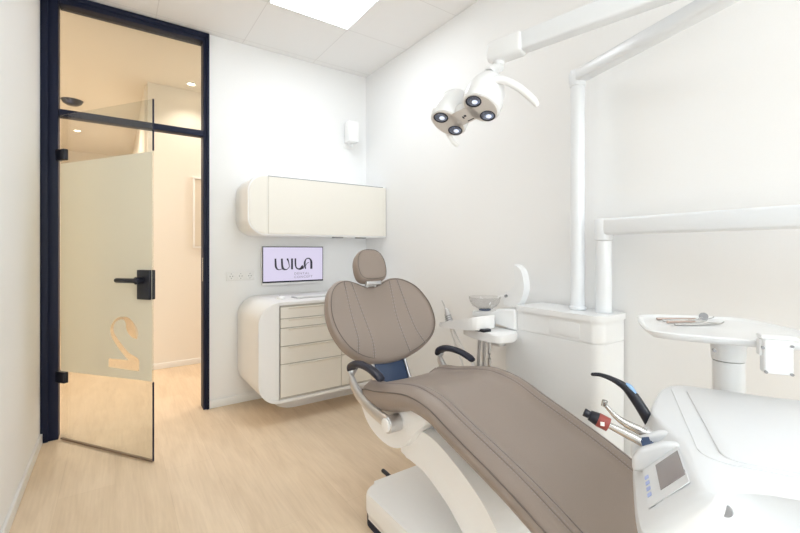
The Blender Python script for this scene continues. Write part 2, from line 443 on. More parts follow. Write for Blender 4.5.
# rim round the front
bm = B(); t2 = bmesh.new()
inn = rounded_rect(.815, .165, XR-.016, .832, (.135, .002, .002, .135), 16)
va = [t2.verts.new((p[0], FY-.006, p[1])) for p in prof]; vb = [t2.verts.new((p[0], FY-.006, p[1])) for p in inn]
vc = [t2.verts.new((p[0], FY+.012, p[1])) for p in prof]; vd = [t2.verts.new((p[0], FY+.012, p[1])) for p in inn]
n = len(prof)
for i in range(n):
    j = (i+1) % n
    for q in ((va[i], va[j], vb[j], vb[i]), (va[i], vc[i], vc[j], va[j]), (vb[i], vb[j], vd[j], vd[i]), (vc[i], vd[i], vd[j], vc[j])): t2.faces.new(q)
merge(bm, t2); off(finish(bm, 'front_rim', M['soft'], t))
off(finish(prism(B(), rounded_rect(.817, .167, .945, .830, (.133, 0, 0, .133), 14), FY, FY+.009, 'y'), 'end_panel', M['soft'], t))
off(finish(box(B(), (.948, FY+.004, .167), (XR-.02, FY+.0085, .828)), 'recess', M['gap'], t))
for cx in (.952, 1.428):
    for z0, z1 in ((.738, .815), (.672, .731), (.544, .665), (.417, .537), (.183, .410)):
        d = off(finish(box(B(), (cx, FY-.004, z0), (cx+.470, FY+.008, z1), .0015, 1), 'drawer', M['cream'], t))
        bm = B()
        prism(bm, [(FY-.004, z1-.001), (FY-.004, z1-.014), (FY-.013, z1-.004), (FY-.013, z1-.001)], cx+.06, cx+.462, 'x')
        finish(bm, 'grip_ledge', M['cream'], d)
off(finish(box(B(), (1.902, FY-.002, .183), (1.962, FY+.008, .815), .001, 1), 'end_panel', M['soft'], t))
off(finish(prism(B(), rounded_rect(1.04, 3.085, XR-.02, 3.40, (.12, .01, .01, .12), 12), 0, .146, 'z', .003, 2), 'plinth', M['soft'], t))

# keyboard and mouse on the cabinet
t = thing('keyboard', 'slim white keyboard on the cabinet top under the monitor', 'keyboard', (1.30, 3.06, .85), .05)
finish(box(B(), (-.17, -.06, 0), (.17, .06, .010), .004), 'case', M['alu'], t)
b = B()
for r in range(5):
    for k in range(14):
        box(b, (-.162+k*.0232, -.052+r*.0208, .0095), (-.162+k*.0232+.020, -.052+r*.0208+.018, .0125))
finish(b, 'keys', M['soft'], t)
t = thing('computer_mouse', 'white computer mouse left of the keyboard', 'mouse', (1.03, 3.06, .85))
b = B(); lathe(b, [(0, .024), (.012, .0235), (.022, .020), (.029, .012), (.031, .003), (.029, 0), (0, 0)], mtx=Matrix.Diagonal((1, 1.7, 1, 1)))
finish(b, 'shell', M['soft'], t)
b = B(); box(b, (-.003, .018, .020), (.003, .034, .0245), .001); finish(b, 'scroll_wheel', M['grey'], t)

# ------------------------------------------------------------------ monitor
MX0, MX1, MZ0, MZ1, MY = .984, 1.519, .948, 1.250, 3.385
t = thing('monitor', 'flat wall monitor showing a black logo on a lilac screen', 'monitor', ((MX0+MX1)/2, YB, (MZ0+MZ1)/2)); O = -Vector(t.location)
off(finish(box(B(), (MX0, MY, MZ0-.018), (MX1, MY+.03, MZ1), .004), 'casing', M['soft'], t))
off(finish(box(B(), (MX0+.15, MY+.03, 1.02), (MX1-.15, YB, 1.18), .004), 'wall_mount', M['grey'], t))
bz_ = off(finish(box(B(), (MX0+.001, MY-.004, MZ0), (MX1-.001, MY+.002, MZ1-.001), .001, 1), 'bezel', M['black'], t))
scr = bpy.data.materials.new('lilac_screen'); scr.use_nodes = True
sb = scr.node_tree.nodes['Principled BSDF']; sb.inputs['Base Color'].default_value = (.05, .05, .05, 1)
sb.inputs['Emission Color'].default_value = (.80, .74, .96, 1); sb.inputs['Emission Strength'].default_value = .68
sb.inputs['Roughness'].default_value = .3
SX0, SX1, SZ0, SZ1 = MX0+.008, MX1-.008, MZ0+.013, MZ1-.008
screen = off(finish(box(B(), (SX0, MY-.0055, SZ0), (SX1, MY-.003, SZ1)), 'screen', scr, t))
def sc(x, y):
    x -= 6
    return (SX0+(x-264)/(630-264)*(SX1-SX0), SZ1-(y-104)/(314-104)*(SZ1-SZ0))
def ribbon(bm, pts, wd, sm=6):
    P = catmull([(*sc(*p), 0) for p in pts], sm) if sm > 1 else [Vector((*sc(*p), 0)) for p in pts]
    if not isinstance(wd, list): wd = [wd]*2
    wd = [w_*1.4 for w_ in wd]
    L, R = [], []
    for i, p in enumerate(P):
        d = (P[min(i+1, len(P)-1)]-P[max(i-1, 0)]).normalized(); nn = Vector((-d.y, d.x, 0))
        u = i/(len(P)-1)*(len(wd)-1); k = min(int(u), len(wd)-2); ww = wd[k]+(wd[k+1]-wd[k])*(u-k)
        L.append(p+nn*ww/2); R.append(p-nn*ww/2)
    vs = [(bm.verts.new((a.x, MY-.0062, a.y)), bm.verts.new((c.x, MY-.0062, c.y))) for a, c in zip(L, R)]
    vt = [(bm.verts.new((a.x, MY-.005, a.y)), bm.verts.new((c.x, MY-.005, c.y))) for a, c in zip(L, R)]
    for i in range(len(vs)-1):
        bm.faces.new((vs[i][0], vs[i][1], vs[i+1][1], vs[i+1][0]))
        bm.faces.new((vs[i][0], vs[i+1][0], vt[i+1][0], vt[i][0])); bm.faces.new((vs[i][1], vt[i][1], vt[i+1][1], vs[i+1][1]))
lg = B()
K_ = 1.35
ribbon(lg, [(340, 174), (341, 200), (343, 225), (352, 240), (366, 243), (380, 238)], [.010, .011, .012, .008, .004, .004])
ribbon(lg, [(378, 174), (380, 215), (385, 236), (398, 243), (412, 240), (424, 226)], [.011, .012, .013, .008, .004, .004])
ribbon(lg, [(411, 174), (414, 182), (420, 200), (424, 228)], [.012, .010, .006, .003])
ribbon(lg, [(440, 174), (440, 243)], .012, 1)
ribbon(lg, [(461, 174), (461, 205), (465, 230), (478, 241), (495, 240), (506, 226), (508, 242)], [.010, .010, .008, .008, .014, .016, .008])
ribbon(lg, [(526, 243), (521, 225), (520, 200), (528, 180), (543, 174), (556, 182), (562, 200), (562, 243)], [.005, .012, .012, .006, .007, .010, .014, .014])
ribbon(lg, [(526, 222), (535, 206), (548, 200)], [.003, .004, .003])
o = finish(lg, 'logo', M['ink'], screen)
def text(s, size, x, z, y, m, parent, name, loc0, wide=1.0):
    cu = bpy.data.curves.new('t', 'FONT'); cu.body = s; cu.size = size; cu.extrude = .0002; cu.space_character = 1.25
    o = bpy.data.objects.new('t', cu); COL.objects.link(o)
    me = bpy.data.meshes.new_from_object(o.evaluated_get(bpy.context.evaluated_depsgraph_get()))
    bpy.data.objects.remove(o)
    q = bpy.data.objects.new(name, me); me.materials.clear(); me.materials.append(m); COL.objects.link(q)
    q.parent = parent; q.rotation_euler = (math.pi/2, 0, 0); q.location = (x+loc0[0], y+loc0[1], z+loc0[2]); q.scale = (wide, 1, 1)
    return q
p = sc(453, 277); text('DENTAL', .027, p[0], p[1]+.0, MY-.0066, M['ink2'], screen, 'lettering', (0, 0, 0), 1.14)
p = sc(453, 299); text('CONCEPT', .027, p[0], p[1]+.0, MY-.0066, M['ink2'], screen, 'lettering', (0, 0, 0), 1.14)

# ------------------------------------------------------------------ sockets (one triple plate)
t = thing('power_socket', 'white triple power socket on the back wall left of the monitor', 'socket', (.826, YB, 1.012))
finish(box(B(), (-.110, -.009, -.036), (.110, 0, .036), .004), 'cover_plate', M['trim'], t)
for k in (-1, 0, 1):
    b = B(); q = Matrix.Translation((k*.071, -.009, 0)) @ Matrix.Rotation(math.pi/2, 4, 'X')
    lathe(b, [(.0215, .001), (.025, .003), (.026, 0), (.0215, -.012), (0, -.012), (0, -.010), (.019, -.010)], 28, q)
    s_ = finish(b, 'socket', M['soft'], t)
    b = B()
    for dx in (-.0095, .0095): cyl(b, (k*.071+dx, -.0005, 0), (k*.071+dx, -.0115, 0), .0036, seg=12)
    box(b, (k*.071-.003, -.0115, .016), (k*.071+.003, -.009, .021)); box(b, (k*.071-.003, -.0115, -.021), (k*.071+.003, -.009, -.016))
    finish(b, 'contact', M['grey'], s_)

# ------------------------------------------------------------------ dental chair
CX = 1.22
chair = thing('dental_chair', 'taupe leather dental treatment chair with white base and black armrests', 'dental chair', (CX, 1.1, 0)); O = -Vector(chair.location)
HW = .272
top = catmull([(0, 1.715, .562), (0, 1.65, .588), (0, 1.56, .603), (0, 1.48, .622), (0, 1.38, .645), (0, 1.29, .657), (0, 1.17, .645), (0, 1.054, .606), (0, .914, .562), (0, .795, .522), (0, .69, .480), (0, .60, .440), (0, .555, .420)], 7)
NT = len(top)
def thick(y):
    pts = [(.5, .045), (.9, .05), (1.17, .055), (1.3, .062), (1.44, .085), (1.6, .085), (1.7, .06)]
    for (a, u), (b_, v) in zip(pts, pts[1:]):
        if y <= b_: return u+(v-u)*max(0, (y-a)/(b_-a))
    return .05
def crest(x):   # side bolsters and soft middle
    a = abs(x)/HW
    return .020*math.exp(-((a-.80)/.13)**2) - .004*math.exp(-(a/.5)**2) - .012*max(0, (a-.93)/.07)**2
def widthat(i):
    y = top[i].y; w = 1
    for e, r in ((1.717, .06), (.553, .07)):
        d = abs(y-e)
        if d < r: w = min(w, 1-.24*(1-math.sqrt(max(0, 1-((r-d)/r)**2))))
    return w
def endsink(i):
    y = top[i].y; s = 0
    for e, r in ((1.717, .035), (.553, .03)):
        d = abs(y-e)
        if d < r: s = max(s, 1-math.sqrt(max(0, 1-((r-d)/r)**2)))
    return s
def seatpt(i, x, lift=0):
    d = (top[min(i+1, NT-1)]-top[max(i-1, 0)]).normalized(); nn = Vector((0, -d.z, d.y))
    if nn.z < 0: nn = -nn
    y = top[i].y; T = thick(y); es = endsink(i)
    fx = 1.0+.05*math.exp(-((y-1.3)/.2)**2)*0
    return Vector((CX+x*widthat(i)*fx, y, top[i].z))+nn*(crest(x)-T*.5*es+lift), nn, T, es
t2 = bmesh.new(); rings = []; NX = 40
for i in range(NT):
    ring = []
    for k in range(NX+1):
        x = -HW+2*HW*k/NX; p, nn, T, es = seatpt(i, x); ring.append(p)
    pr, nn, T, es = seatpt(i, HW); pl_, _, _, _ = seatpt(i, -HW)
    tt = T*(1-es*.9)
    for s, p in ((1, pr), (-1, pl_)):
        side = [p+Vector((s*.009, 0, 0))-nn*tt*.18, p+Vector((s*.012, 0, 0))-nn*tt*.5, p+Vector((s*.004, 0, 0))-nn*tt*.85, p-Vector((s*.02, 0, 0))-nn*tt]
        if s == 1: ring += side
        else: left = side
    ring += left[::-1]
    rings.append([t2.verts.new(v) for v in ring])
for a, c_ in zip(rings, rings[1:]):
    m_ = len(a)
    for k in range(m_): t2.faces.new((a[k], a[(k+1) % m_], c_[(k+1) % m_], c_[k]))
t2.faces.new(rings[0]); t2.faces.new(rings[-1][::-1])
bm = B(); merge(bm, t2); seat = off(finish(bm, 'seat', M['leather'], chair, ang=60))
# piping round the seat edge, seams
bm = B()
for s in (-1, 1): tube(bm, [seatpt(i, s*HW, .001)[0]+Vector((s*.003, 0, -.001)) for i in range(2, NT, 2)], .0026, 6, 1)
tube(bm, [seatpt(2, x, .001)[0] for x in [HW*(k/10-1) for k in range(21)]], .0022, 6, 1)
finish(bm, 'piping', M['piping'], seat)
bm = B()
bm.free()
for x in (-.228, -.192, .192, .228):
    finish(tube(B(), [seatpt(i, x, .0)[0] for i in range(3, NT-1, 2)], .0012, 6, 1), 'seam', M['seamline'], seat)
bm = B()
for x in (-.233, -.222, -.197, -.187, .187, .197, .222, .233):
    path = [seatpt(i, x, .0008)[0] for i in range(3, NT-1)]
    fine = catmull(path, 3)
    for k in range(0, len(fine)-1, 2): tube(bm, [fine[k], fine[k+1]], .0010, 4, 1)
tag(finish(bm, 'stitching', M['thread'], seat), kind='stuff')

# backrest : local (x, z) in a plane leaning back, forward = -y side
TH = math.atan2(.23, .405)
B0 = Vector((CX+.008, 1.850, .606)); UPV = Vector((0, math.sin(TH), math.cos(TH))); FW = Vector((0, -math.cos(TH), math.sin(TH)))
def bp(x, z, f): return B0+Vector((1, 0, 0))*x+UPV*z+FW*f
half = [(0, .462), (.045, .468), (.10, .490), (.16, .502), (.225, .485), (.29, .425), (.328, .335), (.338, .25), (.322, .165), (.280, .098), (.215, .052), (.14, .024), (.07, .011), (0, .007)]
outl = [(x, z, 0) for x, z in half]+[(-x, z, 0) for x, z in half[::-1]][1:-1]
outl = catmull(outl, 8, True)
CZ = .25
def front(x, z): return .075*(abs(x)/.34)**2.2 + .02*math.exp(-((z-.10)/.12)**2) - .01
def backrest_surface():
    t2 = bmesh.new(); NO = len(outl)
    Tt, Rr = .030, .022
    def edgepts(e, sgn):
        rr = []
        for p in outl:
            v = Vector((p.x, p.y-CZ)); L = v.length; q = v*(1-e/L)
            rr.append(q)
        return rr
    rings = []
    es = [0, .003, .008, .014, .022]
    def h(e): return math.sqrt(max(0, Rr*Rr-(Rr-min(e, Rr))**2))
    def ring_e(e, sgn):
        out = []
        for p in outl:
            v = Vector((p.x, p.y-CZ)); L = v.length; q = v*((L-e)/L)
            f = front(q.x, q.y+CZ)+(h(e) if sgn > 0 else -Tt-h(e)*.8)
            if sgn > 0: f += .006*(1-math.exp(-e/.03))
            out.append(t2.verts.new(bp(q.x, q.y+CZ, f)))
        return out
    def ring_r(r, sgn):
        out = []
        for p in outl:
            v = Vector((p.x, p.y-CZ)); L = v.length; q = v*((L-.022)/L)*r
            e = L-q.length
            f = front(q.x, q.y+CZ)+(Rr+.006*(1-math.exp(-e/.03)) if sgn > 0 else -Tt-Rr*.8)
            out.append(t2.verts.new(bp(q.x, q.y+CZ, f)))
        return out
    back = [ring_r(r, -1) for r in (.08, .25, .45, .65, .85)]+[ring_e(e, -1) for e in es[::-1]]
    fr = [ring_e(e, 1) for e in es]+[ring_r(r, 1) for r in (.95, .9, .82, .74, .66, .58, .5, .42, .34, .26, .18, .1)]
    R_ = back+fr
    for a, c_ in zip(R_, R_[1:]):
        for k in range(NO): t2.faces.new((a[k], a[(k+1) % NO], c_[(k+1) % NO], c_[k]))
    for rg, f0 in ((R_[0], front(0, CZ)-Tt-Rr*.8), (R_[-1], front(0, CZ)+Rr+.006)):
        cv = t2.verts.new(bp(0, CZ, f0))
        for k in range(NO): t2.faces.new((rg[k], rg[(k+1) % NO], cv))
    bm = B(); merge(bm, t2); return bm
backrest = off(finish(backrest_surface(), 'backrest', M['leather'], chair, ang=70))
def bsurf(x, z, l=.0): return bp(x, z, front(x, z)+.022+.006+l)
bm = B()
tube(bm, [bp(*(lambda q: (q.x, q.y+CZ))(Vector((p.x, p.y-CZ))*(1-.018/Vector((p.x, p.y-CZ)).length)), 0)+FW*(front(p.x, p.y)+.023) for p in outl], .0022, 6, 1, closed=True)
finish(bm, 'piping', M['piping'], backrest)
st = B()
seams = [[(.128, .478), (.118, .38), (.105, .25), (.102, .125), (.115, .035)], [(.178, .482), (.182, .39), (.186, .27), (.190, .15), (.215, .066)]]
for s in (-1, 1):
    for sm in seams:
        pts = catmull([(s*x, z, 0) for x, z in sm], 6)
        finish(tube(B(), [bsurf(p.x, p.y, -.0006) for p in pts], .0015, 6, 1), 'seam', M['seamline'], backrest)
        for dx in (-.006, .006):
            q = catmull([(s*x+dx, z, 0) for x, z in sm], 12)
            for k in range(0, len(q)-1, 2): tube(st, [bsurf(q[k].x, q[k].y), bsurf(q[k+1].x, q[k+1].y)], .0012, 4, 1)
tag(finish(st, 'stitching', M['thread'], backrest), kind='stuff')

# headrest
def pillow(outline, c0, T, Rr, fwd0, curve):
    t2 = bmesh.new(); R_ = []
    def ring(e, r, sgn):
        out = []
        for p in outline:
            v = Vector((p.x-c0[0], p.y-c0[1])); L = v.length
            q = v*((L-e)/L)*r; ee = L-q.length
            hh = math.sqrt(max(0, Rr*Rr-(Rr-min(ee, Rr))**2))
            x, z = q.x+c0[0], q.y+c0[1]
            f = fwd0+curve(x, z)+(hh if sgn > 0 else -T-hh)
            out.append(t2.verts.new(bp(x, z, f)))
        return out
    R_ = [ring(0, r, -1) for r in (.05, .3, .6)]+[ring(e, 1, -1) for e in (.03, .018, .008, .003, 0)]+[ring(e, 1, 1) for e in (0, .003, .008, .018, .03)]+[ring(0, r, 1) for r in (.6, .3, .05)]
    n = len(outline)
    for a, c_ in zip(R_, R_[1:]):
        for k in range(n): t2.faces.new((a[k], a[(k+1) % n], c_[(k+1) % n], c_[k]))
    t2.faces.new(R_[0]); t2.faces.new(R_[-1][::-1])
    bm = B(); merge(bm, t2); return bm
ho = catmull([(0, .662, 0), (.045, .656, 0), (.078, .632, 0), (.097, .59, 0), (.101, .54, 0), (.092, .495, 0), (.068, .474, 0), (.03, .468, 0), (0, .467, 0),
              (-.03, .468, 0), (-.068, .474, 0), (-.092, .495, 0), (-.101, .54, 0), (-.097, .59, 0), (-.078, .632, 0), (-.045, .656, 0)], 5, True)
hc = lambda x, z: .15*(z-.6)+.0
head = off(finish(pillow(ho, (0, .56), .028, .024, .070, hc), 'headrest', M['leather'], chair, ang=70))
bm = B(); tube(bm, [bp(p.x*.9, .56+(p.y-.56)*.9, .070+hc(p.x, p.y)+.023) for p in ho], .0018, 6, 1, closed=True)
finish(bm, 'piping', M['piping'], head)
bm = B()
for x in (-.028, .028): tube(bm, [bp(x, .40, -.03), bp(x, .49, .03), bp(x, .56, .05)], .010, smooth=4)
box(bm, (-.05, -.012, -.012), (.05, .012, .012), .005, mtx=Matrix.Translation(bp(0, .462, .045)))
off(finish(bm, 'headrest_stem', M['alu'], chair))
# blue panel joining backrest and seat
bm = B()
Q = Matrix(((1, 0, 0, B0.x), (0, FW.y, UPV.y, B0.y), (0, FW.z, UPV.z, B0.z), (0, 0, 0, 1)))
box(bm, (-.095, -.05, -.11), (.095, -.012, .16), .010, mtx=Q)
off(finish(bm, 'back_bracket', M['navy'], chair))
for s in (-1, 1):
    off(finish(box(B(), (s*.104-.008, -.055, -.12), (s*.104+.008, -.008, .10), .005, mtx=Q), 'bracket_rail', M['alu'], chair))
# armrests
for s in (-1, 1):
    ax = CX+s*.276+.006
    pad = B(); tube(pad, [(ax, 1.775, .640), (ax, 1.762, .659), (ax, 1.725, .675), (ax, 1.67, .682), (ax, 1.60, .680), (ax, 1.54, .668), (ax, 1.515, .658)],
                    [.017, .020, .018, .015, .014, .014, .012], 20, 6, flat=1.7, roundend=True)
    arm = off(finish(pad, 'armrest', M['pad'], chair)); arm['label'] = 'black curved armrest pad on a silver support'
    bm = B(); bx_ = CX+s*.280
    tube(bm, [(ax, 1.765, .648), (bx_, 1.760, .60), (bx_, 1.70, .548), (bx_, 1.60, .515), (bx_, 1.50, .500), (bx_, 1.43, .498)],
         [.018, .024, .028, .028, .028, .030], 18, 6, flat=.6)
    cyl(bm, (CX+s*.302, 1.42, .498), (CX+s*.240, 1.42, .498), .035, bev=.004)
    finish(bm, 'armrest_support', M['alu'], arm)
    bm = B(); cyl(bm, (CX+s*.310, 1.42, .498), (CX+s*.300, 1.42, .498), .028, bev=.003)
    finish(bm, 'end_cap', M['soft'], arm)
    bm = B(); cyl(bm, (CX+s*.242, 1.42, .498), (CX+s*.17, 1.415, .50), .030, .045)
    finish(bm, 'hub', M['shell'], arm)
# carriage shell below seat
prof = catmull([(0, 1.765, .50), (0, 1.740, .455), (0, 1.685, .400), (0, 1.60, .368), (0, 1.50, .362), (0, 1.42, .385), (0, 1.36, .43), (0, 1.30, .50), (0, 1.24, .555), (0, 1.30, .585), (0, 1.40, .56), (0, 1.47, .530), (0, 1.60, .510), (0, 1.72, .515)], 5, True)
bm = B(); prism(bm, [(p.y, p.z) for p in prof], CX-.235, CX+.235, 'x', .035, 5)
off(finish(bm, 'carriage_shell', M['shell'], chair, ang=50))
# lift arm
lp = [(1.47, .345), (1.44, .46), (1.387, .482), (1.248, .482), (1.115, .438), (.99, .372), (.915, .305), (.84, .22), (.79, .14), (.98, .14), (1.05, .19), (1.11, .236), (1.17, .275), (1.29, .325), (1.38, .335)]
prof = catmull([(0, y, z) for y, z in lp], 5, True)
bm = B(); prism(bm, [(p.y, p.z) for p in prof], CX-.20, CX+.20, 'x', .02, 4)
off(finish(bm, 'lift_arm', M['shell'], chair, ang=50))
# seat carrier between lift arm and leg rest
prof = catmull([(0, 1.30, .57), (0, 1.15, .585), (0, 1.0, .535), (0, .85, .487), (0, .70, .43), (0, .64, .39), (0, .72, .385), (0, .86, .43), (0, 1.0, .475), (0, 1.15, .50), (0, 1.28, .50)], 5, True)
bm = B(); prism(bm, [(p.y, p.z) for p in prof], CX-.15, CX+.15, 'x', .01, 3)
off(finish(bm, 'seat_carrier', M['soft'], chair, ang=50))
# base
plan = rounded_rect(.912, .62, 1.52, 1.63, .075, 8)
bm = B(); prism(bm, plan, .040, .148, 'z', .028, 6)
base = off(finish(bm, 'base', M['shell'], chair, ang=50))
bm = B(); prism(bm, rounded_rect(.917, .627, 1.513, 1.625, .07, 8), 0, .045, 'z')
finish(bm, 'base_skirt', M['frame'], base)
bm = B(); tube(bm, [(1.08, 1.60, .125), (1.078, 1.65, .138), (1.075, 1.69, .142)], .010, 10, 4, roundend=True)
finish(bm, 'foot_lever', M['black'], base)

# ------------------------------------------------------------------ water unit (cuspidor cabinet)
wu = thing('water_unit', 'white cuspidor cabinet with rinse bowl against the right wall', 'dental unit', (1.86, 1.25, 0)); O = -Vector(wu.location)
WX0, WX1, WY0, WY1 = 1.752, 1.970, .975, 1.44
def wplan(g=0, y1=WY1, r=.055): return rounded_rect(WX0-g, WY0-g, WX1, y1, (r, r*.5, .01, .02), 10)
off(finish(prism(B(), wplan(0, 1.52), 0, .798, 'z', .002, 1), 'cabinet_body', M['white'], wu))
off(finish(prism(B(), wplan(.001, 1.44), .802, .900, 'z', .002, 1), 'upper_band', M['white'], wu))
off(finish(prism(B(), wplan(-.004, 1.44), .79, .81, 'z'), 'shadow_gap', M['soft'], wu))
off(finish(prism(B(), wplan(.010, 1.44, .06), .900, .926, 'z', .010, 4), 'top_plate', M['white'], wu))
off(finish(box(B(), (WX0-.003, 1.075, .812), (WX0+.01, 1.235, .880), .002), 'flap', M['white'], wu))
# bowl platform
b = B(); prism(b, [(1.435, .795), (1.435, .905), (1.56, .892), (1.575, .868), (1.745, .862), (1.755, .845), (1.745, .83)], 1.735, 1.93, 'x', .008, 3)
off(finish(b, 'bowl_platform', M['white'], wu))
b = B(); q = Matrix.Translation((1.79, 1.70, 0))
lathe(b, [(0, .874), (.045, .876), (.072, .892), (.088, .918), (.094, .945), (.091, .945), (.085, .920), (.070, .896), (.045, .880), (0, .878)], 48, q)
off(finish(b, 'rinse_bowl', M['bowlglass'], wu))
b = B(); lathe(b, [(0, .8665), (.035, .8665), (.035, .874), (0, .874)], 28, q); off(finish(b, 'bowl_seat', M['navy'], wu))
# cup filler fin
fin = catmull([(0, 1.46, .918), (0, 1.433, .955), (0, 1.416, 1.006), (0, 1.418, 1.06), (0, 1.435, 1.11), (0, 1.472, 1.14), (0, 1.486, 1.132), (0, 1.478, 1.09), (0, 1.474, 1.05), (0, 1.49, 1.005), (0, 1.535, .99), (0, 1.552, .97), (0, 1.552, .91)], 5, True)
b = B(); prism(b, [(p.y, p.z) for p in fin], 1.785, 1.835, 'x', .008, 3)
cf = off(finish(b, 'cup_filler', M['white'], wu, ang=50))
b = B(); cyl(b, (1.785, 1.53, .965), (1.772, 1.53, .965), .008, bev=.002); finish(b, 'sensor', M['grey'], cf)
tube_ = B(); tube(tube_, [(1.81, 1.545, .955), (1.805, 1.575, .962), (1.80, 1.60, .955), (1.80, 1.605, .945)], .005, 10, 6)
finish(tube_, 'water_spout', M['soft'], cf)

# ------------------------------------------------------------------ assistant element
au = thing('assistant_unit', 'white assistant tray with suction holders between chair and cuspidor', 'instrument holder', (1.66, 1.6, 0)); O = -Vector(au.location)
pts = catmull([(1.60, 1.40, 0), (1.575, 1.50, 0), (1.60, 1.66, 0), (1.66, 1.73, 0), (1.76, 1.70, 0), (1.775, 1.55, 0), (1.74, 1.42, 0)], 5, True)
off(finish(prism(B(), [(p.x, p.y) for p in pts], .745, .790, 'z', .008, 3), 'shelf', M['soft'], au))
b = B(); pts = catmull([(1.56, 1.54, 0), (1.555, 1.70, 0), (1.58, 1.86, 0), (1.635, 1.90, 0), (1.69, 1.84, 0), (1.71, 1.68, 0), (1.70, 1.54, 0)], 5, True)
tb = bmesh.new(); A_ = [tb.verts.new((p.x, p.y, .795-.10*(p.y-1.54))) for p in pts]; C_ = [tb.verts.new((p.x, p.y, .868-.24*(p.y-1.54))) for p in pts]
nn_ = len(pts); tb.faces.new(A_[::-1]); tb.faces.new(C_)
for i in range(nn_): tb.faces.new((A_[i], A_[(i+1) % nn_], C_[(i+1) % nn_], C_[i]))
bevel(tb, .006, 3, [e for e in tb.edges if e.calc_face_angle(0) > .9])
merge(b, tb); off(finish(b, 'holder_wing', M['soft'], au))
off(finish(box(B(), (1.575, 1.50, .788), (1.63, 1.60, .805), .005), 'key_pad', M['black'], au))
b = B(); cyl(b, (1.735, 1.60, .70), (1.735, 1.60, .748), .03); box(b, (1.72, 1.525, .69), (1.78, 1.62, .72), .006)
off(finish(b, 'pivot_arm', M['soft'], au))
for (x, y, dy) in ((1.615, 1.50, .0), (1.615, 1.535, .005), (1.615, 1.57, .01)):
    b = B(); tube(b, [(x, y, .75), (x, y+dy, .62), (x+.01, y+dy, .48), (x+.06, y-.02, .36), (1.753, y-.06, .32)], .009, 10, 5)
    off(finish(b, 'suction_hose', M['alu'], au))
def suction(x, y, lean, label, needle):
    t = thing('suction_handpiece', label, 'dental instrument', (x, y, .79), 0)
    t.rotation_euler = (-lean, 0, 0)
    b = B(); lathe(b, [(0, 0), (.020, 0), (.018, .03), (.013, .070), (.010, .082), (0, .084)], 18); finish(b, 'grip', M['alu'], t)
    b = B()
    for k in range(4): lathe(b, [(.0202-k*.0006, .006+k*.012), (.0212-k*.0008, .009+k*.012), (.0195-k*.0008, .012+k*.012), (.016, .009+k*.012)], 18, closed=True)
    finish(b, 'grip_ring', M['grey'], t)
    if needle:
        b = B(); tube(b, [(0, 0, .09), (0, .0, .12), (0, .004, .15)], [.005, .004, .003], 8, 4, roundend=True); finish(b, 'nozzle', M['alu'], t)
    b = B(); tube(b, [(0, 0, .002), (0, -.004, -.08), (0, -.03, -.20), (.02, -.06, -.34), (.08, -.12, -.40)], .006, 8, 5); finish(b, 'hose', M['soft'], t)
suction(1.615, 1.80, .55, 'silver syringe handpiece with a thin nozzle in the assistant tray', True)
suction(1.635, 1.84, .30, 'short silver suction grip behind the syringe in the assistant tray', False)

# ------------------------------------------------------------------ operating light
Rc = Vector((math.cos(math.radians(34.8)), -math.sin(math.radians(34.8)), 0)); Fc = Vector((-Rc.y, Rc.x, 0)); Uc = Vector((0, 0, 1))
PX_, PY_ = 1.878, 1.163
ol = thing('operating_light', 'white dental operating lamp with four lenses on a tall pole', 'dental lamp', (PX_, PY_, .926)); O = -Vector(ol.location)
b = B(); cyl(b, (PX_, PY_, .927), (PX_, PY_, 2.03), .033); cyl(b, (PX_, PY_, .927), (PX_, PY_, .945), .040, bev=.004)
off(finish(b, 'pole', M['pole'], ol))
b = B(); cyl(b, (PX_, PY_, 2.025), (PX_, PY_, 2.105), .037, bev=.004); off(finish(b, 'pole_collar', M['pole'], ol))
def beam(bm, p0, p1, w, h, bev=.008, w2=None, h2=None):
    p0, p1 = Vector(p0), Vector(p1); d = (p1-p0); L = d.length; d.normalize()
    s = d.cross(Vector((0, 0, 1))).normalized(); u = s.cross(d)
    t = bmesh.new(); bmesh.ops.create_cube(t, size=1)
    for v in t.verts:
        ww, hh = (w, h) if v.co.y < 0 else (w2 or w, h2 or h)
        v.co = Vector((v.co.x*ww, (v.co.y+.5)*L, v.co.z*hh))
    bevel(t, bev, 3)
    m = Matrix(((s.x, d.x, u.x, p0.x), (s.y, d.y, u.y, p0.y), (s.z, d.z, u.z, p0.z), (0, 0, 0, 1)))
    merge(bm, t, m)
EL = Vector((1.665, .44, 2.075))
dd = (EL-Vector((PX_, PY_, 2.075))).normalized()
b = B(); beam(b, Vector((PX_, PY_, 2.075))-dd*.035, EL+dd*.035, .062, .060, .012); off(finish(b, 'horizontal_arm', M['pole'], ol))
b = B(); cyl(b, (EL.x, EL.y, 2.10), (EL.x, EL.y, 2.20), .04, bev=.006); off(finish(b, 'elbow', M['pole'], ol))
AE = Vector((1.452, 1.262, 2.130))
b = B(); d2 = (AE-Vector((EL.x, EL.y, 2.15))).normalized()
beam(b, Vector((EL.x, EL.y, 2.158)), AE, .066, .092, .010, .060, .080); off(finish(b, 'spring_arm', M['pole'], ol))
b = B(); beam(b, AE-d2*.10, AE+d2*.072, .080, .096, .020); off(finish(b, 'arm_head', M['white'], ol))
L0 = Vector((1.258, 1.318, 1.808))
def cv(r, u, d): return Rc*r+Uc*u+Fc*d
e1 = cv(.134, .030, -.133).normalized(); e2 = cv(.077, -.0397, .065); e2 = (e2-e1*e2.dot(e1)).normalized()
zb = e1.cross(e2).normalized()
if zb.z < 0: zb = -zb
LM = Matrix(((e1.x, e2.x, zb.x, L0.x), (e1.y, e2.y, zb.y, L0.y), (e1.z, e2.z, zb.z, L0.z), (0, 0, 0, 1)))
JP = LM @ Vector((.128, -.015, .172)) ; KN = AE+d2*.025
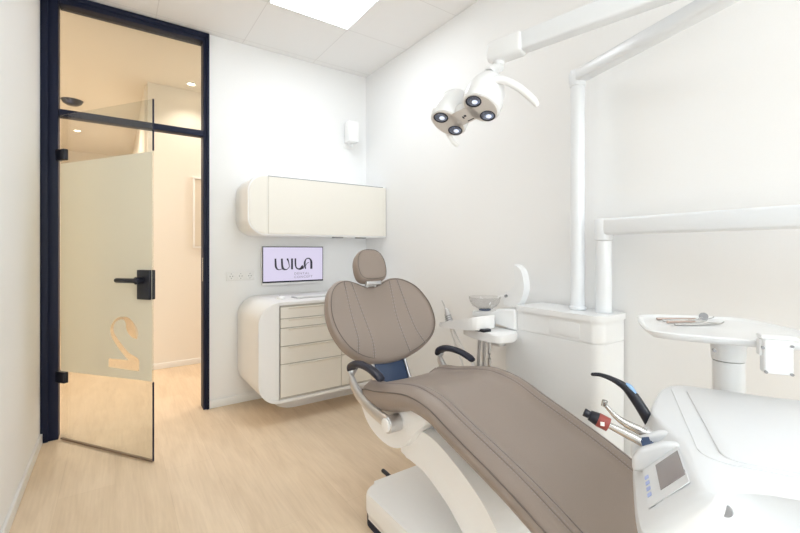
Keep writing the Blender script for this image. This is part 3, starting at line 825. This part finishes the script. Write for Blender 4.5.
b = B(); cyl(b, KN-Vector((0, 0, .035)), KN-Vector((0, 0, .065)), .026, bev=.004)
tube(b, [KN-Vector((0, 0, .05)), KN-Vector((0, 0, .075)), JP, LM @ Vector((.12, -.0, .13))], [.018, .022, .022, .018], 18, 5)
off(finish(b, 'swivel_joint', M['white'], ol))
def pod(cx, name):
    t = bmesh.new(); R_ = []
    for z, fx, fy in ((.0, .96, .98), (.004, 1.0, 1.0), (.04, 1.08, 1.0), (.08, 1.06, .93), (.11, .94, .80), (.132, .76, .62), (.146, .50, .40), (.152, .2, .16)):
        R_.append([t.verts.new((cx+z*.26+.066*fx*math.cos(a)*abs(math.cos(a))**-.15*1, .094*fy*math.sin(a), z)) if abs(math.cos(a)) > .01 else t.verts.new((cx+z*.26, .094*fy*math.sin(a), z)) for a in [2*math.pi*k/40 for k in range(40)]])
    for a, c_ in zip(R_, R_[1:]):
        for k in range(40): t.faces.new((a[k], a[(k+1) % 40], c_[(k+1) % 40], c_[k]))
    t.faces.new(R_[0][::-1]); t.faces.new(R_[-1])
    bm = B(); merge(bm, t, LM); return off(finish(bm, name, M['white'], ol, ang=50))
for cx in (-.088, .088):
    p_ = pod(cx, 'lamp_housing')
    b = B(); lathe(b, [(0, -.003), (.95, -.003), (.95, .001), (0, .001)], 40, LM @ Matrix.Translation((cx, 0, 0)) @ Matrix.Diagonal((.062, .091, 1, 1)))
    finish(b, 'face_plate', M['lampface'], p_)
    for cy in (-.052, .052):
        b = B(); q = LM @ Matrix.Translation((cx, cy, 0)) @ Matrix.Rotation(math.pi, 4, 'X')
        lathe(b, [(.031, .002), (.033, .005), (.030, .006), (.027, .0035)], 28, q, closed=True)
        rg = finish(b, 'lens_ring', M['black'], p_)
        b = B(); lathe(b, [(0, .0045), (.012, .0052), (.022, .0045), (.028, .0032), (.028, .002), (0, .002)], 28, q); ln = finish(b, 'lens', M['lens'], p_)
        b = B(); lathe(b, [(0, .008), (.006, .0076), (.012, .006), (.012, .004), (0, .004)], 18, LM @ Matrix.Translation((cx+.003, cy+.004, 0)) @ Matrix.Rotation(math.pi, 4, 'X')); finish(b, 'led', M['led'], p_)
b = B(); box(b, (-.085, -.040, .0), (.085, .046, .045), .014, mtx=LM); br_ = off(finish(b, 'bridge', M['white'], ol))
b = B(); box(b, (-.066, -.040, -.003), (.066, .044, .001), .001, mtx=LM); finish(b, 'face_plate', M['lampface'], br_)
b = B(); box(b, (-.008, -.004, -.004), (-.002, .010, -.0025), mtx=LM); box(b, (.002, -.006, -.004), (.012, .004, -.0025), mtx=LM); box(b, (-.002, .030, -.004), (.030, .035, -.0025), mtx=LM)
finish(b, 'marking', M['ink'], br_)
b = B()
H0 = LM @ Vector((.165, -.03, .085)); tgt = cv(.075, -.065, -.02)
tube(b, [H0, H0+cv(.04, -.004, -.01), H0+cv(.10, -.040, -.02), H0+cv(.150, -.090, -.03), H0+cv(.165, -.108, -.03)], [.018, .017, .016, .015, .012], 16, 6, flat=.8, roundend=True)
off(finish(b, 'handle', M['white'], ol))
b = B(); H1 = LM @ Vector((-.120, .03, .05))
tube(b, [H1, H1+cv(-.0, -.03, .05), H1+cv(.03, -.075, .07), H1+cv(.05, -.095, .07)], [.015, .013, .012, .009], 14, 5, flat=.75, roundend=True)
off(finish(b, 'handle', M['soft'], ol))

# ------------------------------------------------------------------ delivery unit
QX, QY = 1.885, 1.036
OX, OY, AN = .898, .271, math.atan2(-.883, .47)
du = thing('delivery_unit', 'white dentist console with small display on a horizontal swing arm', 'dental unit', (OX, OY, 0), AN)
INV = (Matrix.Translation((OX, OY, 0)) @ Matrix.Rotation(AN, 4, 'Z')).inverted()
def offd(o): o.matrix_parent_inverse = Matrix.Identity(4); o.matrix_local = INV; return o
b = B(); cyl(b, (QX, QY, .927), (QX, QY, 1.262), .035); offd(finish(b, 'post', M['pole'], du))
b = B(); cyl(b, (QX, QY, 1.265), (QX, QY, 1.366), .039, bev=.004); offd(finish(b, 'post_head', M['pole'], du))
E1 = Vector((1.79, .04, 1.328))
b = B(); beam(b, (QX, QY+.0, 1.328), E1, .066, .076, .012); offd(finish(b, 'swing_arm', M['pole'], du))
b = B(); cyl(b, (E1.x, E1.y, 1.20), (E1.x, E1.y, 1.37), .042, bev=.005); offd(finish(b, 'elbow', M['pole'], du))
E2 = Vector((1.18, -.16, .74))
b = B(); beam(b, (E1.x, E1.y, 1.235), (E2.x, E2.y, .80), .06, .07, .012); cyl(b, (E2.x, E2.y, .69), (E2.x, E2.y, .85), .045, bev=.005)
beam(b, (E2.x, E2.y, .71), (1.02, .10, .71), .07, .05, .01)
offd(finish(b, 'spring_arm', M['pole'], du))
# console body in local (a, b)
plan = catmull([(.42, .465, 0), (.20, .472, 0), (.03, .480, 0), (-.03, .470, 0), (-.070, .428, 0), (-.100, .35, 0), (-.124, .24, 0), (-.138, .13, 0), (-.142, .0, 0), (-.142, -.09, 0), (-.135, -.135, 0), (-.105, -.150, 0),
                (-.06, -.138, 0), (-.015, -.102, 0), (.02, -.078, 0), (.10, -.066, 0), (.42, -.062, 0)], 6, True)
def layer(t, z, inset, fs, und=0):
    out = []; n = len(plan)
    for i, p in enumerate(plan):
        d = (plan[(i+1) % n]-plan[i-1]).normalized(); nn = Vector((-d.y, d.x, 0))  # inward for this winding
        q = p+nn*inset
        if p.y < 0: q.y += und*min(1, max(0, (p.x+.03)/.06))
        wgt = min(1, max(0, (.0-p.x)/.12))*(1-.72*min(1, max(0, (p.y-.06)/.14))); q.x += fs*wgt
        out.append(t.verts.new((q.x, q.y, z)))
    return out
t2 = bmesh.new()
LY = [layer(t2, z, i_, f_, {.800: .030, .822: .030, .768: .022}.get(z, 0)) for z, i_, f_ in ((.640, .055, .05), (.650, .030, .035), (.675, .012, .015), (.705, .002, .004), (.735, .0, .0), (.752, .003, .0), (.768, .006, .010), (.800, .006, .038), (.822, .007, .060), (.826, .0075, .063), (.833, .009, .069), (.838, .0115, .073), (.8405, .0155, .0755), (.841, .018, .0765))]
for a, c_ in zip(LY, LY[1:]):
    for k in range(len(a)): t2.faces.new((a[k], a[(k+1) % len(a)], c_[(k+1) % len(a)], c_[k]))
t2.faces.new(LY[0][::-1]); t2.faces.new(LY[-1])
bm = B(); merge(bm, t2); console = finish(bm, 'console_body', M['console'], du, ang=24)
b = B(); q_ = Vector((-.0184, -.0988, .8027)); n_ = Vector((-.35, -.85, .35)).normalized(); cyl(b, q_+n_*.0025, q_-n_*.006, .009, bev=.001); finish(b, 'side_button', M['grey'], console)
b = B(); prism(b, rounded_rect(-.002, -.0, .40, .430, (.03, .01, .01, .03), 8), .838, .8455, 'z', .003, 2)
finish(b, 'top_plate', M['console'], console)
b = B(); prism(b, rounded_rect(-.036, -.012, .41, .442, (.045, .01, .01, .035), 8), .838, .8428, 'z', .0015, 1)
finish(b, 'plate_border', M['console'], console)
# control panel on the sloping front: frame with origin at slope
sl = math.atan2(.032, -.028)
def slope(a_mid, z_mid, b0, b1, hh, th, lift):
    # box lying on the slope, hh half length along slope
    dirv = Vector((.030, 0, .031)).normalized(); nrm = Vector((-dirv.z, 0, dirv.x))
    m = Matrix(((dirv.x, 0, nrm.x, a_mid), (0, 1, 0, 0), (dirv.z, 0, nrm.z, z_mid), (0, 0, 0, 1)))
    bm = B(); box(bm, (-hh, b0, lift), (hh, b1, lift+th), .001, 1, mtx=m); return bm
finish(slope(-.095, .804, -.095, .055, .043, .0022, -.001), 'control_panel', M['console'], console)
finish(slope(-.085, .8145, -.068, .026, .026, .0012, .001), 'display', M['display'], console)
for k in range(4):
    finish(slope(-.1195, .7795, -.066+k*.021, -.054+k*.021, .0045, .001, .001), 'button', M['blue'], console)
finish(slope(-.068, .832, -.060, -.052, .003, .001, .001), 'button', M['grey'], console)
# holder ridges
for bb in (.055, .112, .172):
    b = B(); prism(b, [(-.143, .765), (-.143, .792), (-.130, .812), (-.09, .834), (-.06, .838), (-.06, .78)], bb-.012, bb+.012, 'y', .007, 3)
    hr = finish(b, 'instrument_holder', M['console'], console)
    if bb > .15:
        hr.location = (.010, 0, -.004)
# side handle
b = B(); tube(b, [(.02, -.085, .745), (.06, -.125, .742), (.16, -.145, .740), (.30, -.145, .740), (.38, -.125, .742), (.41, -.07, .745)], .020, 16, 6, flat=1.1)
finish(b, 'handle', M['white'], console)

# handpieces rest in the console
def htool(name, label, a, bb, z):
    t = thing(name, label, 'dental instrument', (OX+.47*a+.883*bb, OY-.883*a+.47*bb, z), AN); return t
# black curved lamp handpiece  (x local negative = outwards)
t = htool('curing_light', 'black curved light handpiece standing up from the dentist console', -.10, .205, .815)
b = B(); tube(b, [(0, 0, 0), (-.016, 0, .028), (-.034, 0, .056), (-.052, 0, .076), (-.078, 0, .090), (-.104, 0, .097), (-.122, 0, .096)],
              [.013, .0125, .012, .0095, .0065, .005, .0045], 16, 6, flat=.8, roundend=True); finish(b, 'grip', M['black'], t)
b = B(); tube(b, [(-.030, -.001, .064), (-.040, -.001, .0765), (-.050, -.001, .0845)], [.004, .0055, .003], 10, 4, flat=1.3); finish(b, 'highlight_strip', M['bluesheen'], t)  # pale blue strip stands in for a highlight along the grip
t = htool('turbine_handpiece', 'slim steel turbine handpiece between the black light and the red-tipped motor', -.108, .135, .812)
b = B(); tube(b, [(0, 0, 0), (-.02, 0, .008), (-.042, 0, .016), (-.060, 0, .026), (-.075, 0, .040), (-.086, 0, .052)], [.0095, .0095, .0085, .0065, .005, .0045], 16, 6); finish(b, 'sleeve', M['steel'], t)
b = B(); cyl(b, (-.0885, 0, .048), (-.0855, 0, .062), .0062, bev=.001); finish(b, 'head', M['steel'], t)
b = B(); cyl(b, (.022, 0, -.006), (-.006, 0, .004), .0105, .011, bev=.001); finish(b, 'coupling', M['alu'], t)
t = htool('micromotor_handpiece', 'steel handpiece with red ring and black cap nearest the console display', -.118, .075, .815)
b = B(); tube(b, [(0, 0, 0), (-.03, 0, .012), (-.072, 0, .028)], [.0088, .0085, .0065], 16, 4); finish(b, 'sleeve', M['steel'], t)
b = B(); cyl(b, (-.068, 0, .0265), (-.090, 0, .035), .0145, .0150, bev=.0015); r_ = finish(b, 'red_ring', M['red'], t); r_['label'] = 'dark red ring with a small white window'
b = B(); box(b, (-.004, -.0165, -.003), (.004, -.013, .005), .0006, mtx=Matrix.Translation((-.080, 0, .031))); finish(b, 'white_window', M['soft'], r_)
b = B(); cyl(b, (-.089, 0, .0346), (-.106, 0, .041), .0145, .011, bev=.001); cyl(b, (-.104, 0, .0405), (-.117, 0, .046), .008, .009, bev=.001); finish(b, 'cap', M['black'], t)
b = B(); cyl(b, (.010, 0, .004), (-.006, 0, -.001), .0125, bev=.001)
tube(b, [(.006, 0, 0), (.012, 0, -.004), (.02, 0, -.012)], .010, 12, 3); finish(b, 'hose_end', M['navy'], t)

# ------------------------------------------------------------------ tray table
tt = thing('tray_table', 'white instrument tray on a round column behind the console', 'tray', (OX, OY, 0), AN)
plan = catmull([(-.085, .755, 0), (-.103, .66, 0), (-.095, .49, 0), (-.070, .432, 0), (.03, .412, 0), (.115, .410, 0), (.20, .412, 0), (.31, .42, 0), (.34, .46, 0), (.325, .56, 0), (.275, .70, 0), (.225, .80, 0), (.15, .825, 0), (.02, .80, 0)], 5, True)
t2 = bmesh.new()
def lay(z, ins):
    n = len(plan); out = []
    for i, p in enumerate(plan):
        d = (plan[(i+1) % n]-plan[i-1]).normalized(); q = p+Vector((-d.y, d.x, 0))*ins; out.append(t2.verts.new((q.x, q.y, z)))
    return out
LY = [lay(*v) for v in ((.968, .034), (.971, .018), (.982, .003), (.990, 0), (.993, .004), (.992, .010), (.986, .016), (.985, .022))]
for a, c_ in zip(LY, LY[1:]):
    for k in range(len(a)): t2.faces.new((a[k], a[(k+1) % len(a)], c_[(k+1) % len(a)], c_[k]))
t2.faces.new(LY[0][::-1]); t2.faces.new(LY[-1])
bm = B(); merge(bm, t2); finish(bm, 'tray', M['white'], tt, ang=50)
CA, CB = .119, .562
b = B(); cyl(b, (CA, CB, .60), (CA, CB, .902), .038); beam(b, (CA, CB, .62), (.12, .36, .62), .06, .04, .008); finish(b, 'column', M['white'], tt)
b = B(); cyl(b, (CA, CB, .904), (CA, CB, .968), .040, .043, bev=.003); finish(b, 'column_head', M['white'], tt)
b = B()
prism(b, rounded_rect(.150, .376, .206, .410, .006, 4), .919, 1.006, 'z', .004, 2)
box(b, (.144, .385, .960), (.152, .410, 1.0), .002); prism(b, [(.144, 1.012), (.213, 1.012), (.215, 1.003), (.144, 1.003)], .372, .415, 'y', .003)
clip = finish(b, 'side_clip', M['white'], tt)
for x, z in ((.154, .923), (.202, .923), (.148, .982), (.202, .990)): finish(cyl(B(), (x, .377, z), (x, .371, z), .0035, seg=10), 'screw', M['grey'], clip)
finish(cyl(B(), (.06, .425, .956), (.06, .409, .956), .004, seg=10), 'screw', M['grey'], tt)
def tool(name, label, a0, b0, a1, b1, kind):
    L = math.hypot(a1-a0, b1-b0); an = math.atan2(b1-b0, a1-a0)
    wx, wy = OX+.47*a0+.883*b0, OY-.883*a0+.47*b0
    t = thing(name, label, 'dental instrument', (wx, wy, .9855), AN+an)
    if kind == 'mirror':
        b = B(); tube(b, [(0, 0, .004), (L*.62, 0, .004)], .004, 8, 1); finish(b, 'handle', M['steel'], t)
        b = B(); tube(b, [(L*.6, 0, .004), (L*.8, 0, .005), (L, 0, .013)], .0016, 8, 4); finish(b, 'neck', M['steel'], t)
        b = B(); q = Matrix.Translation((L+.006, 0, .016)) @ Vector((0, 0, 1)).rotation_difference(Vector((-.54, -.68, .45)).normalized()).to_matrix().to_4x4(); lathe(b, [(0, -.001), (.012, -.001), (.013, 0), (.012, .001), (0, .001)], 24, q); finish(b, 'mirror', M['grey'], t)
    elif kind == 'tweezers':
        b = B()
        for s in (-1, 1): tube(b, [(0, 0, .004), (L*.3, s*.006, .004), (L*.75, s*.005, .004), (L*.93, s*.0015, .004), (L, s*.001, .010)], [.004, .0035, .003, .002, .001], 8, 4)
        finish(b, 'tweezer_arm', M['steel'], t)
    else:
        b = B(); tube(b, [(0, 0, .0045), (L*.65, 0, .0045)], [.0045, .004], 8, 1); finish(b, 'handle', M['pink'], t)
        b = B(); tube(b, [(L*.64, 0, .0045), (L*.85, 0, .005), (L*.97, .004, .009), (L, .012, .012)], [.0025, .0018, .0012, .0008], 8, 4); finish(b, 'tip', M['steel'], t)
tool('dental_mirror', 'mouth mirror with a round grey head on the instrument tray', -.03, .665, .085, .735, 'mirror')
tool('dental_tweezers', 'steel tweezers nearest the front edge of the instrument tray', -.005, .600, .135, .690, 'tweezers')
tool('dental_probe', 'probe with a rose-tinted handle at the far side of the instrument tray', -.045, .690, .13, .775, 'probe')
tool('dental_scaler', 'scaler with a rose-tinted handle lying between mirror and tweezers', -.022, .635, .10, .705, 'scaler')

# ------------------------------------------------------------------ lights
def area(name, loc, rot, sx, sy, power, col):
    l = bpy.data.lights.new(name, 'AREA'); l.shape = 'RECTANGLE'; l.size = sx; l.size_y = sy; l.energy = power; l.color = col
    o = bpy.data.objects.new(name, l); COL.objects.link(o); o.location = loc; o.rotation_euler = rot; return o
area('window_fill_lamp', (.8, YR-.3, 1.7), (math.radians(90), 0, 0), 2.0, 2.0, 62, (.90, .955, 1))  # added area lamp behind the unseen window, in place of sky light
def spot(name, loc, p, col, size=math.radians(110), tilt=(0, 0, 0)):
    l = bpy.data.lights.new(name, 'SPOT'); l.energy = p; l.color = col; l.spot_size = size; l.spot_blend = .6; l.shadow_soft_size = .04
    o = bpy.data.objects.new(name, l); COL.objects.link(o); o.location = loc; o.rotation_euler = tilt; return o
WC = (1, .90, .78)
spot('hall_spot_or_fill', (.64, 4.62, 2.90), 12, WC)
spot('hall_spot_or_fill', (-.44, 7.4, 2.90), 54, WC, math.radians(165))
spot('hall_spot_or_fill', (1.9, 4.4, 2.90), 54, WC, math.radians(165))  # fill lamp without a fixture, added to even out the hallway
spot('hall_spot_or_fill', (-.9, 4.4, 2.90), 54, WC, math.radians(165))  # second added fill lamp, left of the doorway, no fixture
spot('hall_spot_or_fill', (-.44, 5.8, 2.90), 54, WC, math.radians(165))  # added fill beside the unlit dome, brightens the deep corridor
W = bpy.data.worlds.new('World'); S.world = W; W.use_nodes = True
W.node_tree.nodes['Background'].inputs[0].default_value = (.85, .92, 1, 1); W.node_tree.nodes['Background'].inputs[1].default_value = 1.2

# ------------------------------------------------------------------ camera
cam = bpy.data.cameras.new('Camera'); co = bpy.data.objects.new('Camera', cam); COL.objects.link(co)
cam.sensor_width = 36; cam.lens = 36*410/800; cam.clip_start = .02
cam.shift_y = (250-266.5)/800
co.location = (0, 0, 1.22); co.rotation_euler = (math.pi/2, 0, -math.radians(34.8))
S.camera = co
S.view_settings.view_transform = 'Standard'; S.view_settings.look = 'None'; S.view_settings.gamma = 1
S.view_settings.exposure = 0.30; S.view_settings.use_curve_mapping = False
S.cycles.max_bounces = 12; S.cycles.diffuse_bounces = 8; S.cycles.transparent_max_bounces = 16
S.cycles.sample_clamp_indirect = 8
S.cycles.use_denoising = True
